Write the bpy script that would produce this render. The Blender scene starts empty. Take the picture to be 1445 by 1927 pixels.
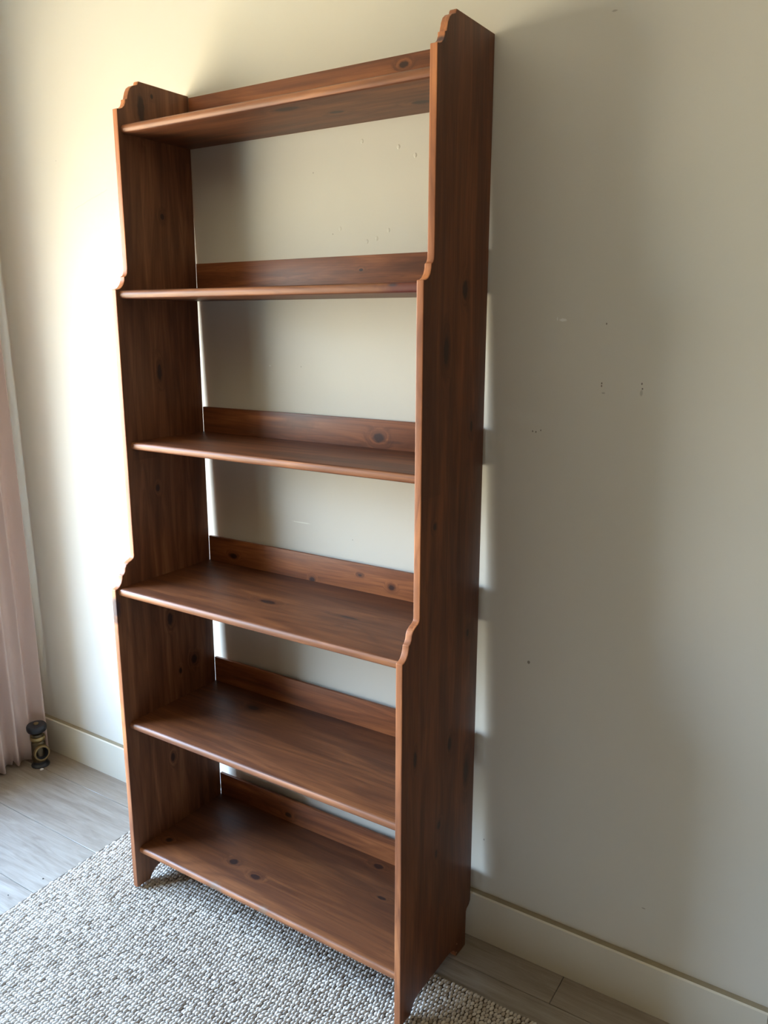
import bpy, bmesh, math, random
import numpy as np
from mathutils import Vector, Matrix

random.seed(7)
C = bpy.context.scene.collection

# ------------------------------------------------------------------ camera
YAW, PITCH, ROLL = 0.5768, -0.2375, -0.0066
cyw, syw, cp, sp = math.cos(YAW), math.sin(YAW), math.cos(PITCH), math.sin(PITCH)
fwd = Vector((-syw*cp, cyw*cp, sp))
rt = Vector((cyw, syw, 0))
up = rt.cross(fwd)
r2 = rt*math.cos(ROLL) + up*math.sin(ROLL)
u2 = -rt*math.sin(ROLL) + up*math.cos(ROLL)
cd = bpy.data.cameras.new('camera')
cam = bpy.data.objects.new('camera', cd)
C.objects.link(cam)
M = Matrix((r2, u2, -fwd)).transposed().to_4x4()
M.translation = Vector((1.5531, -1.4985, 1.4505))
cam.matrix_world = M
cd.sensor_fit = 'VERTICAL'
cd.sensor_height = 24.0
cd.lens = 1544.9/1927*24.0
cd.clip_start = 0.02
bpy.context.scene.camera = cam

# ------------------------------------------------------------------ sky seen through the window, exposure
w = bpy.data.worlds.new('world')
bpy.context.scene.world = w
w.use_nodes = True
nt = w.node_tree
nt.nodes.clear()
wo = nt.nodes.new('ShaderNodeOutputWorld')
bg = nt.nodes.new('ShaderNodeBackground')
tc = nt.nodes.new('ShaderNodeTexCoord')
sx = nt.nodes.new('ShaderNodeSeparateXYZ')
mr = nt.nodes.new('ShaderNodeMapRange')
cr = nt.nodes.new('ShaderNodeValToRGB')
nt.links.new(tc.outputs['Generated'], sx.inputs[0])
nt.links.new(sx.outputs['Z'], mr.inputs['Value'])
mr.inputs['From Min'].default_value = -1
mr.inputs['From Max'].default_value = 1
nt.links.new(mr.outputs[0], cr.inputs[0])
e = cr.color_ramp.elements
e[0].position = 0.0;  e[0].color = (0.42, 0.37, 0.24, 1)     # ground
e[1].position = 1.0;  e[1].color = (0.34, 0.62, 1.1, 1)      # zenith
for pos, col in ((0.46, (0.42, 0.39, 0.29, 1)), (0.50, (0.50, 0.50, 0.41, 1)), (0.56, (0.50, 0.57, 0.58, 1)), (0.62, (0.62, 0.84, 1.10, 1)), (0.78, (0.55, 0.86, 1.30, 1))):
    k = e.new(pos); k.color = col
nt.links.new(cr.outputs[0], bg.inputs[0])
bg.inputs[1].default_value = 42.0
nt.links.new(bg.outputs[0], wo.inputs[0])

WX = -0.87                                                    # inner face of the left wall
WINS = [(-1.72, -0.30, 0.38, 1.98)]   # openings in the left wall: y0, y1, z0, z1
for wy0, wy1, wz0, wz1 in WINS:
    pd = bpy.data.lights.new('window_portal', 'AREA')
    pd.shape = 'RECTANGLE'
    pd.size = wz1-wz0
    pd.size_y = wy1-wy0
    pd.cycles.is_portal = True
    po = bpy.data.objects.new('window_portal', pd)
    C.objects.link(po)
    po.location = (WX-0.16, (wy0+wy1)/2, (wz0+wz1)/2)
    po.rotation_euler = (0, -math.pi/2, 0)

vs = bpy.context.scene.view_settings
vs.view_transform = 'Standard'
vs.look = 'None'
vs.gamma = 1
vs.use_curve_mapping = False
vs.exposure = -0.24

# ------------------------------------------------------------------ helpers
def srgb(r, g, b):
    f = lambda c: (c/255/12.92) if c/255 <= .04045 else ((c/255+.055)/1.055)**2.4
    return (f(r), f(g), f(b), 1)

class NB:
    """small node builder"""
    def __init__(s, name):
        s.m = bpy.data.materials.new(name); s.m.use_nodes = True
        s.t = s.m.node_tree; s.b = s.t.nodes['Principled BSDF']
        s.co = s.t.nodes.new('ShaderNodeTexCoord').outputs['Object']
    def n(s, typ, **kw):
        x = s.t.nodes.new(typ)
        for k, v in kw.items(): setattr(x, k, v)
        return x
    def put(s, sock, v):
        if hasattr(v, 'is_output'): s.t.links.new(v, sock)
        elif v is not None: sock.default_value = v
    def math(s, op, a, b=None, c=None, clamp=False):
        x = s.n('ShaderNodeMath', operation=op, use_clamp=clamp)
        s.put(x.inputs[0], a); s.put(x.inputs[1], b); s.put(x.inputs[2], c)
        return x.outputs[0]
    def vmath(s, op, a, b=None):
        x = s.n('ShaderNodeVectorMath', operation=op)
        s.put(x.inputs[0], a); s.put(x.inputs[1], b)
        return x.outputs['Value'] if op in ('LENGTH', 'DOT_PRODUCT') else x.outputs[0]
    def noise(s, v, scale, detail=3, rough=.55, dist=0):
        x = s.n('ShaderNodeTexNoise')
        s.put(x.inputs['Vector'], v); x.inputs['Scale'].default_value = scale
        x.inputs['Detail'].default_value = detail; x.inputs['Roughness'].default_value = rough
        x.inputs['Distortion'].default_value = dist
        return x.outputs['Fac']
    def mix(s, fac, a, b, blend='MIX'):
        x = s.n('ShaderNodeMix', data_type='RGBA', blend_type=blend)
        s.put(x.inputs[0], fac); s.put(x.inputs[6], a); s.put(x.inputs[7], b)
        return x.outputs[2]
    def ramp(s, fac, *stops):
        x = s.n('ShaderNodeValToRGB')
        s.put(x.inputs[0], fac)
        el = x.color_ramp.elements
        el[0].position, el[0].color = stops[0]
        el[1].position, el[1].color = stops[-1]
        for p_, c_ in stops[1:-1]:
            k_ = el.new(p_); k_.color = c_
        return x.outputs[0]
    def rng(s, v, a, b, c=0., d=1.):
        x = s.n('ShaderNodeMapRange'); s.put(x.inputs[0], v)
        for i, q in enumerate((a, b, c, d)): x.inputs[i+1].default_value = q
        return x.outputs[0]
    def bump(s, h, strength, dist):
        x = s.n('ShaderNodeBump'); s.put(x.inputs['Height'], h)
        x.inputs['Strength'].default_value = strength; x.inputs['Distance'].default_value = dist
        s.t.links.new(x.outputs[0], s.b.inputs['Normal'])
    def spot(s, c, rad, wob=.25, wscale=90, edge=(1.0, .6)):
        """1 inside an ellipsoid of radii rad around c, 0 outside"""
        d = s.vmath('SUBTRACT', s.co, tuple(c))
        d = s.vmath('DIVIDE', d, tuple(rad))
        l = s.vmath('LENGTH', d)
        if wob: l = s.math('ADD', l, s.math('MULTIPLY', s.math('SUBTRACT', s.noise(s.co, wscale, 2), .5), wob*2))
        return s.rng(l, edge[0], edge[1])

def link(name, me, parent=None):
    o = bpy.data.objects.new(name, me); C.objects.link(o)
    if parent: o.parent = parent
    return o

def mesh(name, verts, faces, mat=None, parent=None, smooth=False, bevel=0, seg=2, auto=None):
    me = bpy.data.meshes.new(name)
    me.from_pydata([tuple(v) for v in verts], [], faces)
    bm = bmesh.new(); bm.from_mesh(me)
    bmesh.ops.recalc_face_normals(bm, faces=bm.faces)
    if bevel:
        ed = [x for x in bm.edges if len(x.link_faces) == 2 and x.calc_face_angle() > .6]
        bmesh.ops.bevel(bm, geom=ed, offset=bevel, segments=seg, affect='EDGES', profile=.6)
    bm.to_mesh(me); bm.free()
    if mat: me.materials.append(mat)
    if smooth or bevel:
        me.polygons.foreach_set('use_smooth', [True]*len(me.polygons))
        me.set_sharp_from_angle(angle=auto or math.radians(40))
    return link(name, me, parent)

def box(name, a, b, mat=None, parent=None, bevel=0, seg=2):
    (x0, y0, z0), (x1, y1, z1) = a, b
    v = [(x0,y0,z0),(x1,y0,z0),(x1,y1,z0),(x0,y1,z0),(x0,y0,z1),(x1,y0,z1),(x1,y1,z1),(x0,y1,z1)]
    f = [(0,3,2,1),(4,5,6,7),(0,1,5,4),(1,2,6,5),(2,3,7,6),(3,0,4,7)]
    return mesh(name, v, f, mat, parent, bevel=bevel, seg=seg)

def extrude_x(name, prof, x0, x1, mat, parent=None, bevel=0, seg=2):
    n = len(prof)
    v = [(x0, p[0], p[1]) for p in prof] + [(x1, p[0], p[1]) for p in prof]
    f = [tuple(range(n)), tuple(range(2*n-1, n-1, -1))]
    f += [(i, (i+1) % n, n+(i+1) % n, n+i) for i in range(n)]
    return mesh(name, v, f, mat, parent, bevel=bevel, seg=seg)

def struct(o):
    o['kind'] = 'structure'; return o
def tag(o, label, cat, group=None):
    o['label'] = label; o['category'] = cat
    if group: o['group'] = group
    return o

# ------------------------------------------------------------------ materials of the room
G = 0.0295           # plane of the wall behind the bookcase
def wall_material():
    q = NB('cream_wall_paint')
    base = srgb(218, 211, 198)
    big = q.noise(q.co, 1.7, 3)
    col = q.mix(q.rng(big, .35, .65), base, srgb(213, 208, 196))
    # scuffs, chips and pin holes, each at its own place on the wall
    def at(x, z, rx, rz, c, k=1., wob=.3, ws=140):
        nonlocal col
        f = q.spot((x, G, z), (rx, .05, rz), wob, ws)
        if k < 1: f = q.math('MULTIPLY', f, k)
        col = q.mix(f, col, c)
    white, dark = srgb(238, 236, 230), srgb(92, 74, 56)
    at(.9675, 1.436, .0085, .0034, white, 1, .45, 170); at(.956, 1.438, .0016, .0045, white, .7)
    at(.318, .952, .032, .0022, srgb(240, 238, 226), .8, .4, 90)
    for x, z in ((1.049, 1.320), (1.049, 1.315), (1.124, 1.322), (1.1255, 1.313), (.921, 1.219), (.931, 1.223), (.914, 1.220), (1.052, 1.429)):
        at(x, z, .0016, .0022, dark, .8, .5)
    at(1.053, 1.302, .004, .002, dark, .35); at(1.124, 1.305, .003, .007, dark, .3)
    at(.924, .726, .0035, .0045, dark, .7); at(1.20, .237, .0045, .0014, dark, .5)
    at(.83, .26, .0015, .003, dark, .7); at(1.036, 1.95, .006, .002, dark, .35)
    for x, z in ((.38, 1.75), (.43, 1.62), (.33, 1.33), (.47, .93), (-.50, 1.86), (-.42, 1.44)):
        at(x, z, .0015, .0015, dark, .6)
    at(.235, 1.33, .003, .0025, white, .8)
    # hairline cracks on the left part
    d = q.vmath('SUBTRACT', q.co, (-.37, G, 1.745))
    s_ = q.n('ShaderNodeSeparateXYZ'); q.put(s_.inputs[0], d)
    ln = q.math('ABSOLUTE', q.math('SUBTRACT', s_.outputs['Z'], q.math('ADD', q.math('MULTIPLY', s_.outputs['X'], .28), q.math('MULTIPLY', q.noise(q.co, 30, 2), .01))))
    lim = q.math('LESS_THAN', q.math('ABSOLUTE', s_.outputs['X']), .07)
    f = q.math('MULTIPLY', q.rng(ln, .0012, .0003, 0, .35), lim)
    col = q.mix(f, col, srgb(170, 160, 138))
    q.put(q.b.inputs['Base Color'], col)
    q.b.inputs['Roughness'].default_value = .55
    q.b.inputs['Specular IOR Level'].default_value = .35
    # roller texture and low paint nibs
    h = q.math('ADD', q.math('MULTIPLY', q.noise(q.co, 260, 3), .25), q.math('MULTIPLY', q.noise(q.co, 14, 2), 1.2))
    for x, z in ((.52, 1.60), (.545, 1.605), (.575, 1.62), (.60, 1.78), (.51, 1.80), (.645, 1.86), (.64, 1.76), (-.49, 1.5), (.45, 1.63)):
        h = q.math('ADD', h, q.math('MULTIPLY', q.spot((x, G, z), (.004, .05, .005), 0), 1.4))
    q.bump(h, .35, .0016)
    return q.m

def plain(name, col, rough=.5, metal=0, bump=None, var=None):
    q = NB(name)
    c = col
    if var: c = q.mix(q.noise(q.co, var[0], 3), col, var[1])
    q.put(q.b.inputs['Base Color'], c)
    q.b.inputs['Roughness'].default_value = rough
    q.b.inputs['Metallic'].default_value = metal
    if bump: q.bump(q.noise(q.co, bump[0], 3), bump[1], bump[2])
    return q.m

m_wall = wall_material()
m_paint = plain('cream_room_paint', srgb(214, 206, 183), .6, bump=(200, .2, .001))
m_board = plain('cream_skirting_gloss', srgb(214, 207, 191), .38, bump=(60, .15, .001), var=(6, srgb(207, 199, 182)))
m_ledge = plain('dark_skirting_ledge', srgb(158, 146, 122), .8, bump=(300, .3, .001), var=(40, srgb(140, 128, 106)))  # top ledge, darker and duller than the skirting face
m_ceil = plain('white_ceiling_paint', srgb(232, 230, 222), .8, bump=(150, .2, .001))
m_white = plain('white_window_gloss', srgb(235, 235, 230), .3, bump=(30, .1, .001))

def plank_material():
    q = NB('grey_oak_laminate')
    oi = q.n('ShaderNodeObjectInfo').outputs['Random']
    off = q.n('ShaderNodeCombineXYZ'); q.put(off.inputs[0], q.math('MULTIPLY', oi, 37.)); q.put(off.inputs[1], q.math('MULTIPLY', oi, 11.))
    v = q.vmath('ADD', q.co, off.outputs[0])
    st = q.vmath('MULTIPLY', v, (1.0, 9.0, 1.0))
    g1 = q.noise(st, 5, 6, .6, 1.2)
    fine = q.noise(q.vmath('MULTIPLY', v, (1., 28., 1.)), 12, 4, .7)
    col = q.ramp(g1, (.30, srgb(128, 117, 106)), (.5, srgb(150, 139, 127)), (.72, srgb(164, 154, 142)))
    col = q.mix(q.rng(fine, .35, .75, 0, .35), col, srgb(104, 92, 80))
    col = q.mix(q.rng(oi, 0, 1, 0, .25), col, srgb(140, 120, 100))
    kn = q.n('ShaderNodeTexVoronoi'); q.put(kn.inputs['Vector'], q.vmath('MULTIPLY', v, (1., 2.2, 1.))); kn.inputs['Scale'].default_value = 3.2
    col = q.mix(q.rng(kn.outputs['Distance'], .055, .03, 0, .6), col, srgb(96, 78, 66))
    q.put(q.b.inputs['Base Color'], col)
    q.put(q.b.inputs['Roughness'], q.rng(fine, .2, .8, .26, .36))
    q.bump(fine, .2, .0006)
    return q.m
m_plank = plank_material()
m_gap = plain('dark_plank_joint', srgb(52, 44, 38), .9, bump=(100, .1, .001))

# ------------------------------------------------------------------ room shell
RX1, RY0, RZ1 = 4.3, -4.4, 2.42
struct(box('wall_back', (WX-.3, G, -.02), (RX1+.1, G+.1, RZ1), m_wall))
m_dim = plain('dimmed_room_paint', srgb(164, 138, 112), .7, bump=(200, .2, .001))  # unseen walls given a darker, warmer tone to cut the bounced fill
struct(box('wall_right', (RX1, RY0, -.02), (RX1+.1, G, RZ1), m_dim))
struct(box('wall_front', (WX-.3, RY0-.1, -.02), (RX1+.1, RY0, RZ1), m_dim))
struct(box('ceiling', (WX-.3, RY0-.1, RZ1), (RX1+.1, G+.1, RZ1+.1), m_ceil))
fl = struct(box('floor', (WX-.3, RY0-.1, -.12), (RX1+.1, G+.1, -.0035), m_gap))
# left wall with its window opening
a, b = WX-.28, WX
vv, ff = [], []
def addbox(a_, b_):
    (x0, y0, z0), (x1, y1, z1) = a_, b_
    n = len(vv)
    vv.extend([(x0,y0,z0),(x1,y0,z0),(x1,y1,z0),(x0,y1,z0),(x0,y0,z1),(x1,y0,z1),(x1,y1,z1),(x0,y1,z1)])
    ff.extend([tuple(n+i for i in q) for q in ((0,3,2,1),(4,5,6,7),(0,1,5,4),(1,2,6,5),(2,3,7,6),(3,0,4,7))])
ys = [G]
for wy0, wy1, wz0, wz1 in WINS:
    addbox((a, wy1, 0), (b, ys[-1], RZ1))
    addbox((a, wy0, 0), (b, wy1, wz0)); addbox((a, wy0, wz1), (b, wy1, RZ1))
    ys.append(wy0)
addbox((a, RY0, 0), (b, ys[-1], RZ1))
struct(mesh('wall_left', vv, ff, m_paint))
# casement frames
fx0, fx1 = WX-.20, WX-.14
for i, (wy0, wy1, wz0, wz1) in enumerate(WINS):
    vv, ff = [], []
    bars = [(wy0, wy0+.05), (wy1-.05, wy1)]
    for q in bars:
        addbox((fx0, q[0], wz0), (fx1, q[1], wz1))
    for z in (wz0, wz1-.05):
        addbox((fx0+.002, wy0, z), (fx1-.002, wy1, z+.05))
    win = struct(mesh('window_%d' % (i+1), vv, ff, m_white))
    box('window_sill', (WX-.14, wy0-.03, wz0-.025), (WX+.03, wy1+.03, wz0+.001), m_white, win, bevel=.004)

# laminate planks, 193 mm wide, running along the back wall
PW = .193
rows = []
y = -.074 + PW
k = 0
while y > RY0:
    y1 = min(y, G-.001); y0 = max(y-PW, RY0)
    start = {0: 1.043, 1: .33, 2: -.66, 3: .62}.get(k, random.uniform(-.8, .6))
    xs = [start + i*1.29 for i in range(-3, 4)]
    for i in range(len(xs)-1):
        x0, x1 = max(xs[i], WX+.0), min(xs[i+1], RX1)
        if x1-x0 < .03: continue
        gp = .0006
        box('plank', (x0+gp, y0+gp, -.0034), (x1-gp, y1-gp, 0.0), m_plank, fl, bevel=.0009, seg=1)
    y -= PW; k += 1

# skirting along the back and the left wall
TB, HB = .0165, .121
def skirt(name, x0, x1):
    f = G-TB
    prof = [(G-.0005, 0.0005), (f, 0.0005), (f, HB-.004), (f+.003, HB-.0008), (G-.0005, HB)]
    o = extrude_x(name, prof, x0, x1, m_board)
    o.data.materials.append(m_ledge)
    for pl in o.data.polygons:
        if pl.normal.z > .8: pl.material_index = 1
    struct(o)
    return o
skirt('baseboard_back', WX, 1.4535)
o = skirt('baseboard_back_2', 1.4545, RX1); o.name = 'baseboard_back.001'
struct(box('baseboard_left', (WX, RY0, .0005), (WX+TB, G-TB-.001, HB), m_board, bevel=.002))

# ------------------------------------------------------------------ bookcase wood
TONES = dict(dark=srgb(76, 42, 24), mid=srgb(114, 68, 40), lite=srgb(150, 95, 57), knot=srgb(38, 20, 18), ring=srgb(70, 36, 22))
def wood(name, axis, knots=(), seed=0., stains=(), flame=0., tint=(1, 1, 1), staves=True):
    """stained pine; axis 0 = grain along x (shelves, rails), 2 = grain upright (side panels)"""
    q = NB(name)
    # knots push the grain aside
    push = None; kmask = None; halo = None
    for (c, rad) in knots:
        d = q.vmath('DIVIDE', q.vmath('SUBTRACT', q.co, tuple(c)), tuple(rad))
        l = q.vmath('LENGTH', d)
        l = q.math('ADD', l, q.math('MULTIPLY', q.math('SUBTRACT', q.noise(q.co, 120, 2), .5), .5))
        m_ = q.rng(l, 1.15, .75)
        h_ = q.rng(l, 3.2, .8)
        kmask = m_ if kmask is None else q.math('MAXIMUM', kmask, m_)
        halo = h_ if halo is None else q.math('MAXIMUM', halo, h_)
    v = q.vmath('ADD', q.co, (seed*3.1, seed*1.7, seed*2.3))
    sc = (1.0, 11., 11.) if axis == 0 else (11., 11., 1.0)
    st = q.vmath('MULTIPLY', v, sc)
    if halo is not None:
        hv = q.n('ShaderNodeCombineXYZ')
        hh = q.math('MULTIPLY', q.math('POWER', halo, 2.), .35)
        for i in range(3): q.put(hv.inputs[i], hh)
        st = q.vmath('ADD', st, hv.outputs[0])
    broad = q.noise(st, 2.6, 4, .55, .8)
    wv = q.n('ShaderNodeTexNoise'); q.put(wv.inputs['Vector'], st)
    wv.inputs['Scale'].default_value = 1.1; wv.inputs['Detail'].default_value = 2; wv.inputs['Distortion'].default_value = .6 + flame
    rings = q.math('PINGPONG', q.math('MULTIPLY', wv.outputs['Fac'], 26. if not flame else 34.), 1.)
    fine = q.noise(q.vmath('MULTIPLY', v, (2., 90., 90.) if axis == 0 else (90., 90., 2.)), 6, 3, .6)
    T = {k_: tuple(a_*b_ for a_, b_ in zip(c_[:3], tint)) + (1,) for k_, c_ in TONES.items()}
    col = q.ramp(broad, (.25, T['dark']), (.48, T['mid']), (.72, T['lite']))
    col = q.mix(q.math('MULTIPLY', q.rng(rings, .55, 1.), .30), col, T['ring'])
    col = q.mix(q.rng(fine, .45, .8, 0, .35), col, T['dark'])
    if staves:
        # glued staves: each about 75 mm wide with its own tone
        s_ = q.n('ShaderNodeSeparateXYZ'); q.put(s_.inputs[0], q.co)
        wn = q.n('ShaderNodeTexWhiteNoise', noise_dimensions='2D')
        cx = q.n('ShaderNodeCombineXYZ')
        idx = q.math('FLOOR', q.math('DIVIDE', q.math('ADD', s_.outputs['Y'], seed*.017), .072))
        q.put(cx.inputs[0], idx)
        along = s_.outputs['X'] if axis == 0 else s_.outputs['Z']
        q.put(cx.inputs[1], q.math('FLOOR', q.math('DIVIDE', q.math('ADD', along, q.math('MULTIPLY', idx, .37)), .9)))
        q.put(wn.inputs['Vector'], cx.outputs[0])
        col = q.mix(q.rng(wn.outputs['Value'], 0, 1, .0, .42), col, T['dark'])
    for (c, rad, cc, kk) in stains:
        f = q.math('MULTIPLY', q.spot(c, rad, .5, 60, (1.2, .5)), kk)
        col = q.mix(f, col, cc)
    if kmask is not None:
        col = q.mix(q.math('MULTIPLY', halo, .35), col, T['dark'])
        col = q.mix(q.math('MULTIPLY', kmask, .88), col, T['knot'])
    q.put(q.b.inputs['Base Color'], col)
    q.put(q.b.inputs['Roughness'], q.rng(fine, .2, .8, .42, .52))
    q.b.inputs['Coat Weight'].default_value = .05
    q.b.inputs['Specular IOR Level'].default_value = .4
    q.b.inputs['Coat Roughness'].default_value = .28
    q.bump(q.math('ADD', fine, q.math('MULTIPLY', rings, .3)), .12, .0006)
    return q.m

# ------------------------------------------------------------------ bookcase
W, T = .8117, .0145
A = .0146                                     # the case leans back until its top touches the wall
bc = bpy.data.objects.new('bookcase', None); C.objects.link(bc)
bc.location = (0, 0, .002)
bc.rotation_euler = (-A, 0, 0)
tag(bc, 'tall narrow stained pine bookcase with six open shelves and scroll-cut stepped sides', 'bookcase')

D1, D2, D3, DT, H = .2143, .2503, .3118, .1494, 1.95
prof = [(0, H), (-DT+.0, H), (-.1515, 1.9465), (-.1525, 1.9425), (-.158, 1.9405), (-.167, 1.937), (-.1745, 1.931), (-.1795, 1.922),
        (-.1825, 1.913), (-.1845, 1.9065), (-.1895, 1.9055), (-.1900, 1.899), (-.1935, 1.8915), (-.2, 1.886), (-.207, 1.883), (-D1, 1.8819),
        (-D1, 1.548), (-.2155, 1.538), (-.2185, 1.532), (-.224, 1.5295), (-.2245, 1.521), (-.2285, 1.512), (-.235, 1.505), (-.243, 1.5015), (-D2, 1.5007),
        (-D2, .883), (-.2515, .8775), (-.257, .8735), (-.267, .8695), (-.2745, .8645), (-.2785, .857), (-.2795, .8495), (-.283, .844), (-.2885, .8405),
        (-.2895, .833), (-.293, .824), (-.299, .8165), (-.305, .813), (-D3, .8114),
        (-D3, .0062), (-.2685, .0055), (-.2650, .012), (-.2585, .021), (-.2500, .0275), (-.238, .031), (-.10, .031), (-.088, .0285), (-.077, .0215),
        (-.069, .011), (-.065, -.0012), (-.0205, -.0018), (-.0205, .089), (-.0165, .0945), (-.006, .0985), (0, .107)]
kL = [((T, -.146, 1.894), (.01, .010, .030)), ((T, -.113, 1.926), (.01, .004, .005)), ((T, -.137, 1.313), (.01, .007, .022)),
      ((T, -.164, 1.034), (.01, .006, .010)), ((T, -.150, .690), (.01, .009, .017)), ((T, -.076, .554), (.01, .010, .013)),
      ((T, -.125, .539), (.01, .005, .008)), ((T, -.168, .309), (.01, .007, .012)), ((T, -.213, .094), (.01, .012, .007)), ((T, -.101, 1.67), (.01, .006, .008))]
kR = [((W, -.096, 1.489), (.01, .010, .016)), ((W, -.198, 1.051), (.01, .006, .007)), ((W, -.056, 1.228), (.01, .005, .012)),
      ((W, -.049, .790), (.01, .006, .009)), ((W, -.262, .594), (.01, .006, .018)), ((W, -.040, .461), (.01, .010, .030)),
      ((W, -.160, .394), (.01, .007, .009)), ((W, -.120, .564), (.01, .008, .016)), ((W, -.165, 1.378), (.01, .010, .028)), ((W, -.17, .33), (.01, .005, .01))]
blue = srgb(54, 44, 56)
mL = wood('stained_pine_left_side_hazed', 2, kL, 1., [((0.007, -D3, .765), (.02, .012, .028), blue, .9), ((0.007, -D3, .735), (.02, .008, .010), srgb(70, 40, 34), .8)], tint=(1.3, 1.55, 2.0))  # grey-blue tint paints a little lens haze into the wood
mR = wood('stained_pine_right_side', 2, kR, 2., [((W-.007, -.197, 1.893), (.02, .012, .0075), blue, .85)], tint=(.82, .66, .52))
m_edge = wood('highlit_pine_edge', 2, [], 4., [((0.007, -D3, .765), (.02, .012, .028), blue, .9), ((0.007, -D3, .735), (.02, .008, .010), srgb(70, 40, 34), .8), ((W-.007, -.197, 1.893), (.02, .012, .0075), blue, .85)], tint=(2.6, 2.7, 2.9), staves=False)  # tint brightened to paint the light caught by the front edges
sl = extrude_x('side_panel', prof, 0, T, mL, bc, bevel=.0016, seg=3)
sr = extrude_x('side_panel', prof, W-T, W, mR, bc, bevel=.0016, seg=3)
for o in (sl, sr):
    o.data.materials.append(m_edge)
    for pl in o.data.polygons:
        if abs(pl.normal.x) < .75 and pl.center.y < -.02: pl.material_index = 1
# pale chips broken from the back foot of the right side
mc = plain('bare_pine_chip', srgb(196, 160, 136), .8, bump=(200, .3, .001))
for (yy, zz, s_) in ((-.064, .030, .0045), (-.066, .008, .0045)):
    ch = mesh('chip', [(W-.001, yy-s_*.6, zz), (W+.0006, yy, zz+s_), (W+.0008, yy+s_*.5, zz), (W-.001, yy, zz-s_), (W-.004, yy, zz)],
              [(0,1,2), (0,2,3), (0,1,4), (1,2,4), (2,3,4), (3,0,4)], mc, bc)
    ch['label'] = 'pale splintered chip on the back foot'

SH = [(1.8422, D1, .0078), (1.4896, D2, .0073), (1.1460, D2, .0125), (.8029, D3, .0085), (.4554, D3, .0134), (.1060, D3, .0145)]
red = srgb(92, 30, 28)
SK = [ ([((.454, -.172, 1.833), (.03, .012, .02)), ((.70, -.075, 1.833), (.02, .012, .02)), ((.52, -.10, 1.833), (.018, .008, .02))], []),
       ([], [((.765, -.243, 1.49), (.05, .03, .03), red, .75), ((.742, -.243, 1.494), (.012, .03, .004), blue, .8)]),
       ([], []),
       ([((.373, -.179, .812), (.022, .008, .02)), ((.582, -.162, .812), (.024, .004, .02))], []),
       ([((.216, -.07, .464), (.018, .010, .02))], []),
       ([((.258, -.208, .115), (.012, .010, .02)), ((.341, -.222, .115), (.015, .008, .02)), ((.571, -.026, .115), (.014, .009, .02)),
         ((.640, -.118, .115), (.012, .005, .02)), ((.055, -.234, .115), (.010, .008, .02))],
        [((.281, -.30, .106), (.022, .02, .012), srgb(118, 96, 76), .7), ((.428, -.30, .106), (.014, .02, .012), srgb(128, 104, 82), .7)]) ]
for i, (z, d, n) in enumerate(SH):
    t2 = .0092
    yf = -d+n
    pr = [(-.001, z-t2), (-.001, z+t2)]
    R = t2
    for k in range(0, 11):
        an = math.pi*k/10
        pr.append((yf + R*.85 - math.sin(an)*R*.85, z + math.cos(an)*R))
    ms = wood('stained_pine_shelf', 0, SK[i][0], 3.+i*.83, SK[i][1], tint=(.85, .78, .70))
    o = extrude_x('shelf', pr, T+.0002, W-T-.0002, ms, bc)
    o.data.polygons.foreach_set('use_smooth', [True]*len(o.data.polygons))
    o.data.set_sharp_from_angle(angle=math.radians(35))
    o.data.materials.append(wood('highlit_pine_nosing', 0, [], 21.+i*.5, SK[i][1], tint=(1.7, 1.8, 1.9), staves=False))  # lighter nosing tint, the front highlight painted into the wood colour
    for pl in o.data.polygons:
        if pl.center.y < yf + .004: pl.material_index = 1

RT = [(1.9465, 1.8422), (1.5701, 1.4896), (1.2193, 1.146), (.8784, .8029), (.5339, .4554), (.1816, .106)]
RK = [ ([((.614, 0, 1.928), (.011, .02, .006))], [], 0),
       ([((.509, 0, 1.540), (.006, .02, .003))], [((.70, 0, 1.50), (.05, .02, .010), blue, .55)], 1.6),
       ([((.555, 0, 1.179), (.015, .02, .011))], [((.59, 0, 1.172), (.03, .02, .004), TONES['knot'], .4), ((.33, 0, 1.20), (.05, .02, .018), TONES['dark'], .4)], 0),
       ([((.101, 0, .835), (.012, .02, .007)), ((.36, 0, .816), (.008, .02, .006)), ((.502, 0, .851), (.006, .02, .003)), ((.59, 0, .836), (.008, .02, .006))], [], 0),
       ([], [((.215, 0, .499), (.05, .02, .012), red, .5)], 0),
       ([((.263, 0, .135), (.011, .02, .007))], [], 0) ]
for i, (zt, zs) in enumerate(RT):
    mr_ = wood('stained_pine_rail', 0, RK[i][0], 9.+i*.61, RK[i][1], flame=RK[i][2], tint=(1.4, 1.25, 1.15), staves=False)
    box('back_rail', (T+.0003, -.0008, zs-.0085), (W-T-.0003, .0075, zt), mr_, bc, bevel=.0012)

# ------------------------------------------------------------------ jute rug
def rug_material():
    q = NB('natural_jute_yarn')
    at = q.n('ShaderNodeAttribute'); at.attribute_name = 'tone'
    f = at.outputs['Fac']
    col = q.ramp(f, (0., srgb(152, 138, 124)), (.45, srgb(208, 197, 185)), (1., srgb(238, 231, 223)))
    fib = q.noise(q.co, 900, 3)
    col = q.mix(q.rng(fib, .35, .7, 0, .3), col, srgb(104, 88, 70))
    q.put(q.b.inputs['Base Color'], col)
    q.b.inputs['Roughness'].default_value = .62
    q.bump(fib, .5, .0008)
    return q.m
m_jute = rug_material()
m_back = plain('jute_backing', srgb(96, 82, 68), .9, bump=(400, .5, .001), var=(90, srgb(74, 62, 52)))
RX, RYB = (-.205, 1.62), (-1.38, -.140)
RUGH = .0035
rug = box('rug', (RX[0], RYB[0], .0005), (RX[1], RYB[1], RUGH), m_back, bevel=.001)
tag(rug, 'chunky woven natural jute rug lying under the bookcase on the laminate floor', 'rug')
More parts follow.
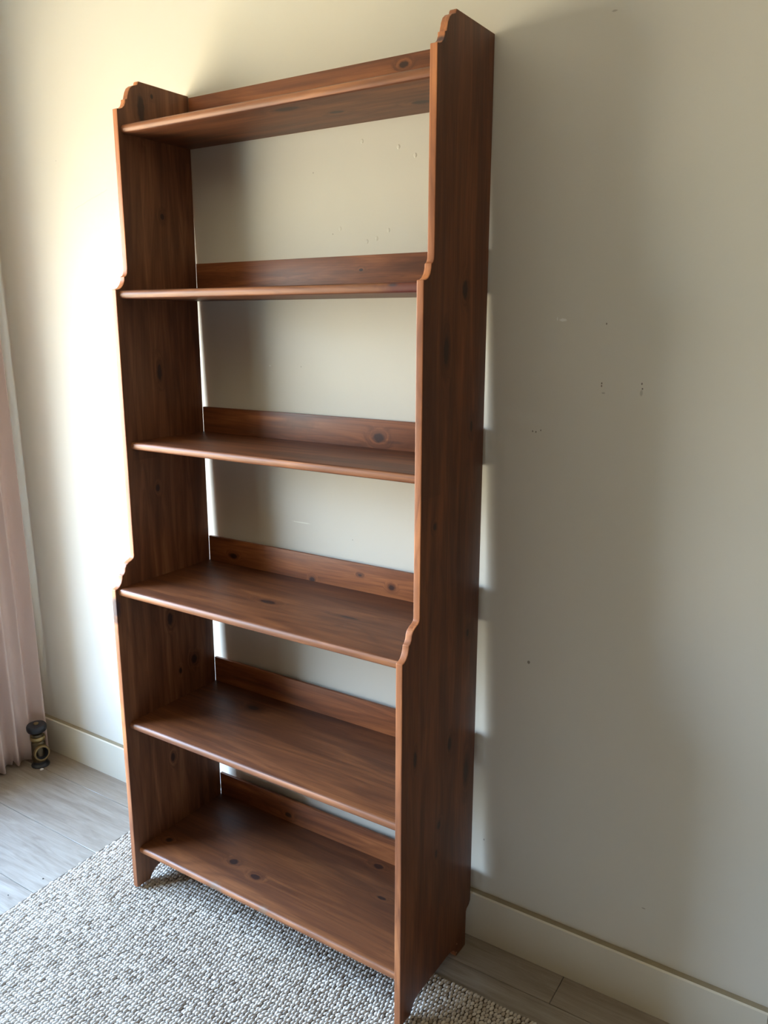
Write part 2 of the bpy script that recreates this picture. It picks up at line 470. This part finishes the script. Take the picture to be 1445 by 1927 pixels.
def loops():
    rng = np.random.default_rng(5)
    sx_, sy_ = .0088, .0112
    nx, ny = int((RX[1]-RX[0])/sx_), int((RYB[1]-RYB[0])/sy_)
    # unit yarn knot: squashed ball, 7 sides x 3 rings
    S = 7
    ring = [(.0, .96, .10), (.55, .72, .66)]
    base = []
    for hgt, rr, zz in ((0, 1.0, 0.0), (1, .86, .55)):
        for k in range(S):
            an = 2*math.pi*k/S + .3*hgt
            base.append((rr*math.cos(an), rr*math.sin(an), zz))
    base.append((.12, 0, .98))
    base = np.array(base)
    faces = []
    for k in range(S):
        a_, b_ = k, (k+1) % S
        faces += [(a_, b_, S+b_), (a_, S+b_, S+a_), (S+a_, S+b_, 2*S)]
    faces = np.array(faces)
    ii, jj = np.meshgrid(np.arange(nx), np.arange(ny), indexing='ij')
    ii, jj = ii.ravel(), jj.ravel(); N = len(ii)
    wav = .004*np.sin(jj*.11)+.003*np.sin(ii*.07)
    cx = RX[0] + (ii+.5)*sx_ + ((jj*.38) % 1.)*sx_ + rng.normal(0, .0007, N)
    cy = RYB[1] - (jj+.5)*sy_ + rng.normal(0, .0004, N) + wav*.25
    L = .0066*rng.uniform(.85, 1.18, N); B = .0038*rng.uniform(.85, 1.15, N); Hh = .0064*rng.uniform(.75, 1.2, N)
    ang = np.radians(68) + rng.normal(0, .16, N)
    ca, sa = np.cos(ang), np.sin(ang)
    tilt = rng.normal(.12, .12, N)
    P = base[None, :, :]*np.stack([L, B, Hh], 1)[:, None, :]
    P[:, :, 2] += P[:, :, 0]*tilt[:, None]*.5
    X = P[:, :, 0]*ca[:, None] - P[:, :, 1]*sa[:, None] + cx[:, None]
    Y = P[:, :, 0]*sa[:, None] + P[:, :, 1]*ca[:, None] + cy[:, None]
    Z = P[:, :, 2] + RUGH-.0008
    V = np.stack([X, Y, Z], 2).reshape(-1, 3)
    nb = len(base)
    F = (faces[None] + (np.arange(N)*nb)[:, None, None]).reshape(-1, 3)
    me = bpy.data.meshes.new('yarn_loops')
    me.vertices.add(len(V)); me.vertices.foreach_set('co', V.ravel().astype(np.float32))
    me.loops.add(F.size); me.loops.foreach_set('vertex_index', F.ravel().astype(np.int32))
    me.polygons.add(len(F)); me.polygons.foreach_set('loop_start', np.arange(0, F.size, 3, dtype=np.int32))
    me.polygons.foreach_set('loop_total', np.full(len(F), 3, dtype=np.int32))
    me.update(calc_edges=True)
    me.polygons.foreach_set('use_smooth', np.ones(len(F), dtype=bool))
    tone = np.clip(rng.normal(.5, .20, N), 0, 1)
    at = me.attributes.new('tone', 'FLOAT', 'POINT')
    at.data.foreach_set('value', np.repeat(tone, nb).astype(np.float32))
    me.materials.append(m_jute)
    o = link('yarn_loops', me, rug)
    o['kind'] = 'stuff'
    return o
loops()

# ------------------------------------------------------------------ curtain in the corner
def curtain():
    q = NB('pale_pink_curtain_cloth')
    wv = q.noise(q.co, 700, 2)
    q.put(q.b.inputs['Base Color'], q.mix(wv, srgb(240, 226, 218), srgb(230, 212, 204)))
    q.b.inputs['Roughness'].default_value = .85
    q.bump(wv, .3, .0005)
    tr = q.n('ShaderNodeBsdfTranslucent'); tr.inputs[0].default_value = srgb(240, 222, 212)
    mx = q.n('ShaderNodeMixShader'); mx.inputs[0].default_value = .42
    out = [n_ for n_ in q.t.nodes if n_.type == 'OUTPUT_MATERIAL'][0]
    q.t.links.new(q.b.outputs[0], mx.inputs[1]); q.t.links.new(tr.outputs[0], mx.inputs[2]); q.t.links.new(mx.outputs[0], out.inputs[0])
    NU, NV = 150, 46
    v, f = [], []
    for j in range(NV+1):
        t = j/NV
        for i in range(NU+1):
            s = i/NU
            y = -.018 - s*.38
            ph = s*7.2*2*math.pi
            z_h = .012 + .040*max(0, math.sin(s*2*math.pi*4.2-.7))**2*(s < .30)
            z = z_h + (2.22-z_h)*t
            amp = .017 + .007*(1-t)**3
            x = -.797 + amp*math.cos(ph+.5*math.sin(t*3+s*4)) + .006*math.sin(s*31+1.3) + .004*math.sin(t*4+s*11)
            x += .010*(1-t)**6*math.sin(s*40)
            y += .008*math.sin(ph)*(.6+.4*t) + .003*math.sin(t*5)
            v.append((x, min(y, -.012), z))
    for j in range(NV):
        for i in range(NU):
            a_ = j*(NU+1)+i
            f.append((a_, a_+1, a_+NU+2, a_+NU+1))
    o = mesh('curtain', v, f, q.m, smooth=True, auto=math.radians(180))
    sm = o.modifiers.new('cloth', 'SOLIDIFY'); sm.thickness = .0012
    tag(o, 'pale pink floor-length curtain hanging in folds at the left corner', 'curtain')
curtain()

# curtain pole the curtain hangs from, above the picture
def revolve(name, prof_, mat, parent=None, axis=(0, 0, 1), loc=(0, 0, 0), seg=32):
    ax = Vector(axis).normalized()
    rot = Vector((0, 0, 1)).rotation_difference(ax).to_matrix()
    v, f = [], []
    n = len(prof_)
    for (r_, z_) in prof_:
        for k in range(seg):
            an = 2*math.pi*k/seg
            v.append(rot @ Vector((r_*math.cos(an), r_*math.sin(an), z_)) + Vector(loc))
    for j in range(n-1):
        for k in range(seg):
            f.append((j*seg+k, j*seg+(k+1) % seg, (j+1)*seg+(k+1) % seg, (j+1)*seg+k))
    f.append(tuple(range(seg))); f.append(tuple(range((n-1)*seg, n*seg)))
    return mesh(name, v, f, mat, parent, smooth=True, auto=math.radians(38))

# ------------------------------------------------------------------ radiator valve on the floor
m_brass = plain('tarnished_brass', srgb(120, 104, 74), .38, .9, bump=(150, .3, .001), var=(60, srgb(74, 70, 62)))
m_bright = plain('worn_brass_rim', srgb(178, 158, 112), .3, .9, bump=(150, .2, .001), var=(90, srgb(140, 122, 84)))
m_blk = plain('dark_plastic_wheel', srgb(32, 36, 44), .38, bump=(120, .2, .001))
vx, vy = -.748, -.064
va = bpy.data.objects.new('radiator_valve', None); C.objects.link(va)
va.location = (vx, vy, 0)
va.scale = (1.1, 1.1, 1.2)
tag(va, 'old brass radiator valve with black wheel head standing on the floor beside the curtain', 'valve')
revolve('floor_collar', [(.001, 0), (.026, 0), (.0265, .003), (.024, .007), (.0215, .009), (.0215, .016), (.001, .016)], m_blk, va)
revolve('valve_body', [(.001, .014), (.0205, .014), (.0225, .018), (.0225, .030), (.021, .034), (.0205, .066), (.019, .070), (.0155, .074), (.0155, .078), (.001, .078)], m_brass, va)
revolve('neck_ring', [(.001, .076), (.0200, .076), (.0218, .079), (.0218, .085), (.0200, .088), (.001, .088)], m_bright, va)
revolve('gland_nut', [(.001, .087), (.0165, .087), (.0150, .094), (.0095, .098), (.0095, .104), (.001, .104)], m_brass, va, seg=12)
revolve('wheel_head', [(.001, .101), (.014, .101), (.0265, .104), (.0285, .109), (.0285, .118), (.0255, .122), (.011, .123), (.001, .123)], m_blk, va)
revolve('spindle_nut', [(.001, .122), (.0078, .122), (.0074, .126), (.001, .1265)], m_bright, va, seg=6)
ax = (.93, -.33, .0)
tail = revolve('outlet', [(.001, 0), (.0175, 0), (.0178, .022), (.0215, .024), (.0228, .027), (.0228, .033), (.0215, .036), (.0175, .036), (.0165, .034), (.0155, .016), (.001, .016)],
        m_brass, va, axis=ax, loc=(0, 0, .049))
tail.data.materials.append(m_bright); tail.data.materials.append(m_blk)
for pl in tail.data.polygons:
    c = pl.center - Vector((0, 0, .049)); h = c.dot(Vector(ax).normalized()); rad_ = (c - Vector(ax).normalized()*h).length
    if h > .0225 and rad_ > .0172: pl.material_index = 1
    elif rad_ < .0172 and h > .012: pl.material_index = 2

# crumbs on the floor
def crumb(name, x, y, s, mat, label, cat, z0=0.):
    rg = random.Random(int(x*1e4))
    bm = bmesh.new(); bmesh.ops.create_icosphere(bm, subdivisions=1, radius=s)
    for v in bm.verts:
        v.co *= rg.uniform(.75, 1.2); v.co.z = max(v.co.z*.6, -s*.45)
    me = bpy.data.meshes.new(name); bm.to_mesh(me); bm.free(); me.materials.append(mat)
    o = link(name, me); o.location = (x, y, z0+s*.45)
    tag(o, label, cat)
m_crumb = plain('dark_crumb', srgb(34, 30, 30), .8, bump=(300, .3, .001))
m_flake = plain('white_paint_flake', srgb(232, 230, 232), .7, bump=(300, .3, .001))
crumb('floor_crumb', -.238, -.413, .0022, m_crumb, 'tiny dark crumb on the floor just left of the rug edge', 'crumb')
crumb('floor_crumb', -.258, -.501, .0018, m_crumb, 'tiny dark crumb on the floor nearest the left border of the photo', 'crumb')
crumb('paint_flake', -.715, -.083, .0055, m_flake, 'small white paint flake at the foot of the brass valve', 'flake')
